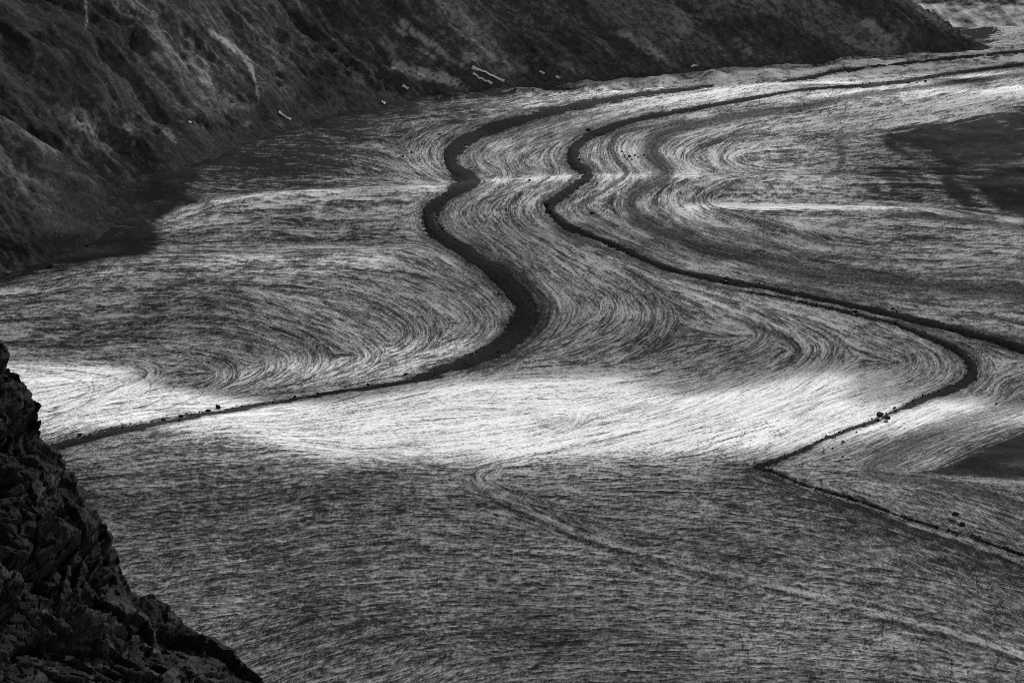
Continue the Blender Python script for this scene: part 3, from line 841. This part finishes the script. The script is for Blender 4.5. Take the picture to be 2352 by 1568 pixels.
xs = np.linspace(-420, 352, 260)
yb = np.interp(xs, [-420,-200,0,120,200,260,310,345,352], [730,690,640,600,562,528,497,469,463])
yc = np.interp(xs, [-420,-200,-40,40,100,160,220,280,330,352], [0,80,190,238,285,322,365,412,448,462])
def spur_tone(px, py, u, v):
    t = 0.16 + 0.22 * sstep(-0.15, 0.15, fbm(u / 45, v / 110, 211, 4)) + 0.25 * np.maximum(0, ridged(u / 14, v / 40, 213, 4) - 0.2)
    t = t * (0.35 + 0.65 * sstep(20, 130, v + 30 * fbm(u / 40, v / 40, 215, 3)))
    d, _, _ = seg_dist(px, py, [(60,262),(120,312),(190,372),(260,430),(300,452)])
    t -= 0.22 * sstep(26, 8, d)  # shaded strip under the crest, painted into the rock tone
    d, _, _ = seg_dist(px, py, [(100,330),(180,390),(250,440)]); t += 0.10 * sstep(30, 5, d)
    d, _, _ = seg_dist(px, py, [(0,560),(120,560),(230,585)]); t -= 0.12 * sstep(40, 10, d)
    return t
column_slope("mountain_spur", xs, yb, yc, math.radians(34), 9.0, spur_tone, M_WALL, "dark rocky spur dropping to the ice at far left", nrow=150)

# far pale slope at the head of the valley
M_FAR = mat_slope("pale_far_slope", 0.06, 0.3, 0.85)
xs = np.linspace(1900, 2800, 200)
yb = np.full(200, 118.0); yc = np.full(200, -160.0)
def far_tone(px, py, u, v):
    t = 0.30 + 1.1 * fbm(px / 34, py / 13, 221, 5) + 0.16 * sstep(60, 20, np.abs(py - 45)) - 0.35 * sstep(20, 4, py) + 0.22 * ridged(px / 50 + py / 30, py / 12, 225, 4) + 0.15 * sstep(2180, 2330, px)
    d, _, _ = seg_dist(px, py, [(2110,12),(2160,16)]); t += 0.6 * sstep(7, 2, d)
    return t
column_slope("far_slope", xs, yb, yc, math.radians(15), 7.0, far_tone, M_FAR, "pale snowy slope beyond the valley wall at upper right", nrow=120, base_h=-110.0)

# ------------------------------------------------------------------ foreground cliff
def vor3(P, scale, seed):
    """cell id value and F2-F1 of 3d cells"""
    Q = P / scale
    base = np.floor(Q).astype(int)
    F1 = np.full(len(P), 9.0); F2 = F1.copy(); ID = np.zeros(len(P)); TI = np.zeros(len(P))
    for dx in (-1, 0, 1):
        for dy in (-1, 0, 1):
            for dz in (-1, 0, 1):
                c = base + np.array([dx, dy, dz])
                hsh = (c[:, 0] * 73856093 ^ c[:, 1] * 19349663 ^ c[:, 2] * 83492791 ^ (seed * 2654435)) & 0x7fffffff
                jx = ((hsh * 1103515245 + 12345) & 0xffff) / 65535.; jy = ((hsh * 22695477 + 1) & 0xffff) / 65535.; jz = ((hsh * 134775813 + 7) & 0xffff) / 65535.
                off = Q - c - np.stack([jx, jy, jz], -1)
                d = np.sqrt((off ** 2).sum(1))
                m = d < F1
                F2 = np.where(m, F1, np.minimum(F2, d))
                ID = np.where(m, ((hsh * 69069 + 5) & 0xffff) / 65535., ID)
                TI = np.where(m, off[:, 0] * (jy - 0.5) + off[:, 1] * (jz - 0.5) + off[:, 2] * (jx - 0.7), TI)
                F1 = np.minimum(F1, d)
    return ID, F2 - F1, TI

sil = [(-120,560),(-60,650),(-30,740),(-4,790),(8,800),(16,822),(10,848),(38,862),(52,880),(64,905),(80,940),(82,975),(90,1000),(110,1022),(135,1035),(155,1055),(160,1085),(175,1120),(190,1140),(193,1160),(220,1180),(243,1205),(252,1240),(260,1270),(270,1310),(290,1345),(300,1362),(335,1385),(370,1405),(400,1432),(428,1458),(470,1474),(500,1495),(528,1508),(536,1528),(570,1545),(608,1566),(680,1610),(800,1700),(900,1800)]
S = np.array(sil, float)
sl = np.concatenate([[0], np.cumsum(np.hypot(*np.diff(S, axis=0).T))])
NA, NB = 380, 290
ss = np.linspace(0, sl[-1], NA)
SX = np.interp(ss, sl, S[:, 0]); SY = np.interp(ss, sl, S[:, 1])
bb = np.concatenate([np.linspace(-0.35, -0.02, 26), np.linspace(0, 1, NB - 26)])
A_, B_ = np.meshgrid(np.arange(NA), bb, indexing='ij')
bpos = np.maximum(B_, 0)
CX = SX[:, None] - 760 * bpos - 60 * np.maximum(-B_, 0)
CY = SY[:, None] + 330 * bpos + 90 * np.maximum(-B_, 0)
depth = 640 - 30 * np.sin(np.clip(bpos * 4, 0, 1) * 1.57) - 50 * bpos + 190 * np.maximum(-B_, 0)
ledge = [(-300,1180),(-100,1255),(0,1298),(67,1342),(150,1365),(217,1418),(250,1445),(350,1475),(500,1538),(640,1640),(800,1800)]
dl, _, side = seg_dist(CX, CY, ledge)
sd = np.where(side > 0, dl, -dl)
depth = depth - 7.0 * sstep(-2, 14, sd) - 10.0 * sstep(10, 260, sd)
d2, _, s2_ = seg_dist(CX, CY, [(-200,1400),(0,1462),(90,1500),(180,1500),(260,1560),(420,1640)])
sd2 = np.where(s2_ > 0, d2, -d2)
depth = depth - 4.5 * sstep(-2, 12, sd2)
CPt = at_dist(CX.ravel(), CY.ravel(), 1.0) 
Pc = np.array([0, 0, CAM_H]) + (CPt - np.array([0, 0, CAM_H])) * depth.ravel()[:, None]
# blocks and strata
tilt = Pc[:, 2] + 0.28 * Pc[:, 0] + 1.2 * gnoise(Pc[:, 0] / 7, Pc[:, 2] / 7, 301)
q = np.stack([Pc[:, 0], Pc[:, 1] * 0.6, tilt * 1.5], -1)
q = np.stack([Pc[:, 0] * 0.75, Pc[:, 1] * 0.6, tilt * 1.6], -1)
id1, e1, t1 = vor3(q, 11.0, 1); id2, e2, t2 = vor3(q, 4.2, 2); id3, e3, t3 = vor3(q, 1.6, 3); id4, e4, t4 = vor3(q, 0.6, 4)
dd = 3.0 * (id1 - 0.5) + 1.5 * (id2 - 0.5) + 0.5 * (id3 - 0.5) + 0.10 * (id4 - 0.5) + 12.0 * t1 + 5.0 * t2 + 1.4 * t3 + 0.2 * t4
dd += -0.8 * sstep(0.06, 0, e1) - 0.5 * sstep(0.07, 0, e2) - 0.2 * sstep(0.08, 0, e3)
fr = np.abs((tilt / 1.7 + 0.35 * gnoise(Pc[:, 0] / 4, tilt / 6, 309)) % 1 - 0.5)
dd += 1.6 * fbm(Pc[:, 0] / 9, tilt / 9, 303, 3) - 0.35 * sstep(0.08, 0.0, fr)
ramp_sil = (0.70 + 0.30 * sstep(0, 0.08, bpos)).ravel()
view = (np.array([0, 0, CAM_H]) - Pc); view /= np.linalg.norm(view, axis=1)[:, None]
nd = view * 0.8 + np.array([0.35, 0, 0.45]); nd /= np.linalg.norm(nd, axis=1)[:, None]
Pc = Pc + nd * (dd * ramp_sil)[:, None]
ctone = 0.22 + 0.30 * (id2 - 0.5) + 0.2 * (id3 - 0.5) + 0.25 * fbm(Pc[:, 0] / 4, tilt / 1.2, 307, 4)
ctone += 0.10 * (sd.ravel() > 0)  # lit lower ledge: its light is put into the rock tone
M_CLIFF = mat_slope("cliff_rock", 0.02, 0.05, 0.22, fine=9.0)
cliff = wall_mesh("cliff", Pc.reshape(NA, NB, 3), ctone.reshape(NA, NB), np.stack([Pc[:, 0], tilt], -1).reshape(NA, NB, 2), M_CLIFF, "black craggy cliff in the left foreground")
cliff.data.polygons.foreach_set("use_smooth", np.zeros(len(cliff.data.polygons), bool))

# ------------------------------------------------------------------ boulders and glacier tables
MPP = 2 * math.tan(HFOV / 2) / 2352       # metres per photo unit at distance 1
def boulder(px, py, w, label, group=None, pale=False, table=False, asp=0.75, seed=None):
    seed = seed if seed is not None else int(px * 7 + py)
    g = ground(px, py)
    s = 0.5 * w * MPP * g[1] * 1.1
    v, f = rock_shape(seed, 2)
    v = v / np.abs(v).max(0) * s * np.array([1, 0.9, asp])
    mat = M_PALE if pale else M_BOULDER
    ph = s * 0.75 if table else 0
    if table:
        root = bpy.data.objects.new("glacier_table", None); col.objects.link(root)
        root.location = g
        thing(root, label, "glacier table", group)
        v2, f2 = rock_shape(seed + 5, 2)
        v2 = v2 / np.abs(v2).max(0) * np.array([s * 0.85, s * 0.8, s * 0.8]) + np.array([-0.25 * s, -0.1 * s, 0.05 * s])
        mesh_obj("ice_pedestal", v2, f2, M_PEDESTAL, root)
        v = v + np.array([0.1 * s, 0, ph + s * asp * 0.55])
        mesh_obj("rock_slab", v, f, mat, root, False)
        return root
    o = mesh_obj("boulder", v + np.array([0, 0, s * asp * 0.6]), f, mat, None, False)
    o.location = g
    return thing(o, label, "boulder", group)

B = boulder
B(2018,964,19,"largest angular black boulder astride the hooked moraine on the bright ice",table=True,asp=0.85)
B(2037,967,14,"rounded black rock slab right beside the largest boulder, on an ice pedestal",table=True,asp=0.6)
B(2057,949,10,"small black table rock just above the largest boulder on the hooked moraine",table=True,asp=0.7)
B(2055,938,7,"small lone black rock on bright ice, topmost above the hooked moraine's boulders")
B(2191,1189,20,"wide flat black rock slab on a white ice pedestal, lower right",table=True,asp=0.6)
B(2209,1215,17,"second black table rock below the wide flat one, beside the hooked moraine",table=True,asp=0.7)
B(2208,1202,5,"tiny dark stone between the two lower right table rocks")
B(2234,1230,5,"tiny dark stone on the moraine edge below the lower right table rocks")
B(1829,1124,8,"small pale stone on shade-toned ice left of the hooked moraine",pale=True)
B(1871,1126,5,"small dark stone at the upper edge of the painted shade below the hook's kink")
B(2243,871,7,"dark rock at the outer edge of the hooked moraine's bend")
B(1935,1019,9,"dark flat rock on ice right of the hooked moraine's straight run",table=True,asp=0.5)
B(1966,992,5,"small dark stone right of the hooked moraine, upper of two")
B(1928,993,7,"dark stone on the left flank of the hooked moraine's straight run")
B(1912,1030,6,"dark stone low on ice between hooked moraine and dusty band")
B(1752,1071,7,"dark stone sitting at the sharp kink of the hooked moraine")
B(1669,648,13,"dark table rock with white pedestal on the second moraine's lower edge",table=True,asp=0.6)
B(1965,720,12,"white-footed table rock below the second moraine, right of centre",table=True,asp=0.55)
B(2050,715,11,"dark rock with white foot on the upper edge of the second moraine",table=True,asp=0.6)
B(1815,685,6,"pale stone below the second moraine, middle right",pale=True)
B(2336,816,7,"pale stone beside the second moraine at the right edge of view",pale=True)
B(501,939,12,"tallest black boulder on the lower first moraine against bright ice",asp=0.95)
B(479,947,13,"broad black boulder left of the tallest one on the first moraine",asp=0.7)
B(418,958,13,"low dark boulder on the first moraine, second group from the cliff",asp=0.6)
B(377,967,11,"low dark boulder on the first moraine, left of its second group",asp=0.6)
B(186,1001,11,"dark boulder nearest the foreground cliff on the first moraine",asp=0.8)
B(675,913,8,"dark boulder on bright ice above the first moraine, right of the tallest",asp=0.8)
B(728,905,7,"small dark boulder on the first moraine at the start of the bright band",asp=0.8)
B(534,938,6,"small dark boulder just right of the tallest one on the first moraine")
B(588,930,6,"small dark boulder midway along the first moraine's bright stretch")
B(930,861,12,"wide black boulder on the first moraine below its big bend",asp=0.55)
B(981,861,7,"small black boulder on the first moraine right of the wide one")
B(846,884,6,"small black boulder on the thin part of the first moraine")
B(2066,191,20,"long heap of black rock on the far bright ice at upper right",asp=0.35)
B(2085,192,9,"black rock right against the long heap on the far bright ice",asp=0.6)
B(2040,195,9,"black rock left of the long heap on the far bright ice",asp=0.5)
B(2105,191,5,"small black rock on far bright ice, second right of the long heap",asp=0.7)
B(2124,190,7,"black rock on far bright ice, outermost right of the long heap",asp=0.8)
B(1996,193,6,"small black rock on far bright ice, outermost left of the long heap",asp=0.7)
B(1942,158,8,"dark rock on the thin far moraine at upper right",asp=0.5)
B(1351,300,10,"dark rock just above the second moraine's upper bend",asp=0.5)
B(1011,308,9,"dark flat rock left of the first moraine's upper bend",asp=0.4)
B(944,318,7,"dark flat rock farthest left of the first moraine's upper bend",asp=0.4)
B(947,350,8,"dark rock left of the first moraine, level with its bend",asp=0.4)
B(927,359,5,"tiny dark rock on grey ice far left of the first moraine's bend")
B(1446,359,8,"largest dark stone in the cluster right of the second moraine's bend",asp=0.7)
B(1427,350,5,"small dark stone, uppermost left in the cluster right of the second moraine's bend")
B(1459,356,5,"small dark stone close right of the cluster's largest, by the second moraine's bend")
B(1434,358,4,"tiny dark stone close left of the cluster's largest, by the second moraine's bend")
B(1440,366,4,"tiny dark stone, lower left in the cluster right of the second moraine's bend")
B(1452,367,4,"tiny dark stone, lowest below the cluster's largest by the second moraine's bend")
B(1464,362,4,"tiny dark stone, lower right in the cluster right of the second moraine's bend")
B(1479,358,5,"small dark stone apart, right of the cluster by the second moraine")
B(1216,415,6,"small dark stone on the bright strip between the two main moraines")
B(1373,422,5,"small dark stone just right of the second moraine below its kink")
B(1361,489,11,"dark rock patch right of the second moraine's lower bend",asp=0.4)
B(115,612,11,"dark upright boulder on the stony left margin",asp=0.95)
B(138,614,8,"pale flat stone beside the dark upright boulder on the left margin",pale=True,asp=0.4)
B(18,627,15,"pale flat stone at the left edge on the stony margin",pale=True,asp=0.35)
B(165,558,20,"long dark mound of rock on the stony left margin",asp=0.4)
B(200,567,12,"low dark rock right of the long mound on the left margin",asp=0.4)
B(2290,928,6,"dark stone on the dusty band at right edge of the bright band")
B(1935,1050,6,"dark stone low beside the dusty band, right of the hook's kink")

# ------------------------------------------------------------------ snow patches left on the valley wall
WPf = np.stack([WPX.ravel(), WPY.ravel()], -1)
W3 = np.stack([WX, WY, WZ], -1).reshape(-1, 3)
def wall_at(px, py):
    d = (WPf[:, 0] - px) ** 2 + (WPf[:, 1] - py) ** 2
    near_ = np.argsort(d)[:10]
    y0 = W3[near_, 1].min()
    near_ = near_[W3[near_, 1] < y0 + 25]
    w = 1 / (d[near_] + 0.5)
    return (W3[near_] * w[:, None]).sum(0) / w.sum()
def snow_patch(line, widths, label, group=None):
    pts = smooth_curve(line, [q * 0.7 for q in widths], 6)
    P0 = np.array([wall_at(p[0], p[1]) for p in pts])
    ctr = P0.mean(0)
    d = np.gradient(P0, axis=0) * 0.3 + 0.7 * (P0[-1] - P0[0]) / len(P0); d /= np.linalg.norm(d, axis=1)[:, None] + 1e-6
    view = np.array([0, 0, CAM_H]) - P0; view /= np.linalg.norm(view, axis=1)[:, None]
    sidev = np.cross(d, view); sidev /= np.linalg.norm(sidev, axis=1)[:, None]
    rr = np.random.RandomState(int(line[0][0]))
    verts = []
    n = len(P0); m = 7
    for k in range(n):
        hw = pts[k, 2] * MPP * P0[k, 1] * (0.85 + 0.35 * rr.rand()) * max(0.08, math.sin(math.pi * (k + 0.15) / (n - 0.7)) ** 0.6)
        for j in range(m):
            s = (j / (m - 1)) * 2 - 1
            verts.append(P0[k] + sidev[k] * s * hw + view[k] * (0.6 * (1 - s * s) + 1.2) - ctr)
    o = mesh_obj("snow_patch", np.array(verts), grid_faces(n, m), M_SNOW)
    so = o.modifiers.new("thickness", 'SOLIDIFY'); so.thickness = 3.0
    o.location = ctr
    return thing(o, label, "snow patch", group)
snow_patch([(641,259),(652,266),(666,275)], [2.5,4,3.5], "white snow wedge low on the wall, left of the first moraine")
snow_patch([(432,279),(438,284)], [2,2.5], "small snow fleck at the foot of the scree fan, far left")
snow_patch([(1085,168),(1105,180),(1128,193)], [2,3.2,2], "longest bright snow streak on the valley wall, top centre")
snow_patch([(1083,154),(1120,170),(1158,188)], [1,2,1.2], "thin snow streak just above the longest one")
snow_patch([(923,197),(938,205)], [1.2,1.8], "short snow fleck below the pale slabs")
snow_patch([(875,233),(882,238)], [1.6,2], "small snow fleck at the foot of the wall below the pale slabs")
snow_patch([(1276,177),(1285,180)], [1.8,2], "small snow fleck at the wall's foot right of the long streaks")
snow_patch([(1238,163),(1247,170)], [2,2.4], "small pale snow fleck above the wall's foot, right of the long streaks")
snow_patch([(1586,154),(1593,151),(1600,151)], [3,3.5,3], "ragged snow patch at the wall's foot, right of centre")

# ------------------------------------------------------------------ unseen clouds added above, thickness shaped to cast the light pattern
def light_map(px, py):
    """share of sunlight wanted on the ground, which the clouds are shaped to give"""
    t = 0.25 + 0.08 * fbm(px / 400, py / 220, 401, 3)
    w = w_ = 16 * fbm(px / 110, py / 50, 405, 3)
    g1 = soft_poly(px + w, py + 0.5 * w, [(-400,828),(60,830),(420,818),(440,840),(300,862),(480,893),(650,914),(900,890),(1150,855),(1440,850),(1500,880),(1600,905),(1720,880),(1880,842),(1990,850),(1960,872),(1990,905),(2150,925),(2352,940),(2700,950),(2700,965),(2200,970),(1950,1010),(1700,1035),(1450,1040),(1150,1052),(740,1058),(620,1010),(420,985),(-400,975)], 14)
    g2 = soft_poly(px + w, py + 0.5 * w, [(560,812),(760,790),(960,762),(1130,755),(1150,790),(980,830),(760,850),(560,850)], 24)
    g3 = soft_poly(px + w, py, [(1000,235),(1300,200),(1600,180),(1900,172),(2352,150),(2700,135),(2700,205),(2352,214),(2100,224),(1800,226),(1568,238),(1300,240)], 22)
    def strip(pts, w, soft):
        d, _, _ = seg_dist(px, py + 0.25 * w_, pts)
        return sstep(w + soft, w - soft, d)
    g4 = np.maximum(strip([(400,482),(470,462),(620,443),(830,434),(1060,429)], 6, 7), strip([(1060,424),(1110,415),(1340,406),(1560,403),(1700,402)], 7, 7))
    g5 = strip([(1580,473),(2050,476),(2200,490),(2352,510)], 5, 6)
    g9 = strip([(2040,1088),(2200,1095),(2352,1106),(2500,1114)], 7, 8)
    g8 = strip([(245,598),(400,590),(700,588),(1000,578)], 12, 16)
    g6 = soft_poly(px + w, py, [(1000,240),(1700,200),(2352,190),(2352,240),(1900,330),(1900,460),(1500,480),(1000,470),(950,350)], 60)
    g7 = soft_poly(px + w, py, [(2080,905),(2700,915),(2700,965),(2080,960)], 20)
    t = t + 0.22 * g6
    t = np.maximum(t, (0.84 + 0.30 * fbm(px / 150, py / 40, 409, 3)) * g1); t = np.maximum(t, 0.8 * g2); t = np.maximum(t, 1.0 * g3); t = np.maximum(t, (0.85 + 0.5 * fbm(px / 90, py / 90, 407, 2)) * g4); t = np.maximum(t, (0.8 + 0.5 * fbm(px / 90, py / 90, 408, 2)) * g5); t = np.maximum(t, 0.72 * g8); t = np.maximum(t, 0.75 * g9); t = np.maximum(t, 0.7 * g7)
    t = np.where(py > 1700, 0.10, t)
    return np.clip(t, 0.04, 1.0)

CLOUD_Z = 1500.0
DENS = 0.02
ri = np.unique(np.concatenate([np.arange(0, R0), np.arange(R0, R0 + NR, 4), np.arange(R0 + NR, nR), [nR - 1]]))
ci = np.unique(np.concatenate([np.arange(0, C0), np.arange(C0, C0 + NC, 10), np.arange(C0 + NC, nC), [nC - 1]]))
SURF = HGT.copy()
for _ in range(6):
    SURF[1:-1] = (SURF[:-2] + 2 * SURF[1:-1] + SURF[2:]) / 4
T = light_map(PX[np.ix_(ri, ci)], PY[np.ix_(ri, ci)])
QX, QY, QZ = GX[np.ix_(ri, ci)], GY[np.ix_(ri, ci)], SURF[np.ix_(ri, ci)]
nx_ = np.linspace(-800, 1250, 14)
QX = np.concatenate([np.repeat(QX[:1], 14, 0), QX]); QY = np.concatenate([np.repeat(nx_[:, None], QY.shape[1], 1), QY])
QZ = np.concatenate([np.repeat(QZ[:1], 14, 0), QZ]); T = np.concatenate([np.full((14, T.shape[1]), 0.28), T])
thick = -np.log(T) / DENS * SUN_DIR[2]                     # slanting path through the layer
bot = CLOUD_Z + 30 * fbm(QX / 260, QY / 260, 411, 3)
top = bot + thick
k = (CLOUD_Z - QZ) / SUN_DIR[2]
KX = QX + SUN_DIR[0] * k; KY = QY + SUN_DIR[1] * k
nr, nc = QX.shape
vb = np.stack([KX, KY, bot], -1).reshape(-1, 3); vt = np.stack([KX, KY, top], -1).reshape(-1, 3)
F = grid_faces(nr, nc)
n0 = nr * nc
idx = np.arange(n0).reshape(nr, nc)
rim = np.concatenate([idx[0, :], idx[1:, -1], idx[-1, -2::-1], idx[-2:0:-1, 0]])
rim2 = np.roll(rim, -1)
sides = np.stack([rim, rim2, rim2 + n0, rim + n0], -1)
m, ns, ls = nt_new("shade_cloud_vapour")
pv = ns.new("ShaderNodeVolumePrincipled"); pv.inputs["Density"].default_value = DENS; pv.inputs["Color"].default_value = (0.9, 0.9, 0.9, 1)
om = ns.new("ShaderNodeOutputMaterial"); ls.new(pv.outputs[0], om.inputs["Volume"])
shade_cloud = mesh_obj("shade_cloud", np.concatenate([vb, vt]), np.concatenate([F[:, ::-1], F + n0, sides]), m)
shade_cloud["kind"] = "structure"; shade_cloud["label"] = "added unseen cloud layer shaped to cast the light pattern on the glacier"
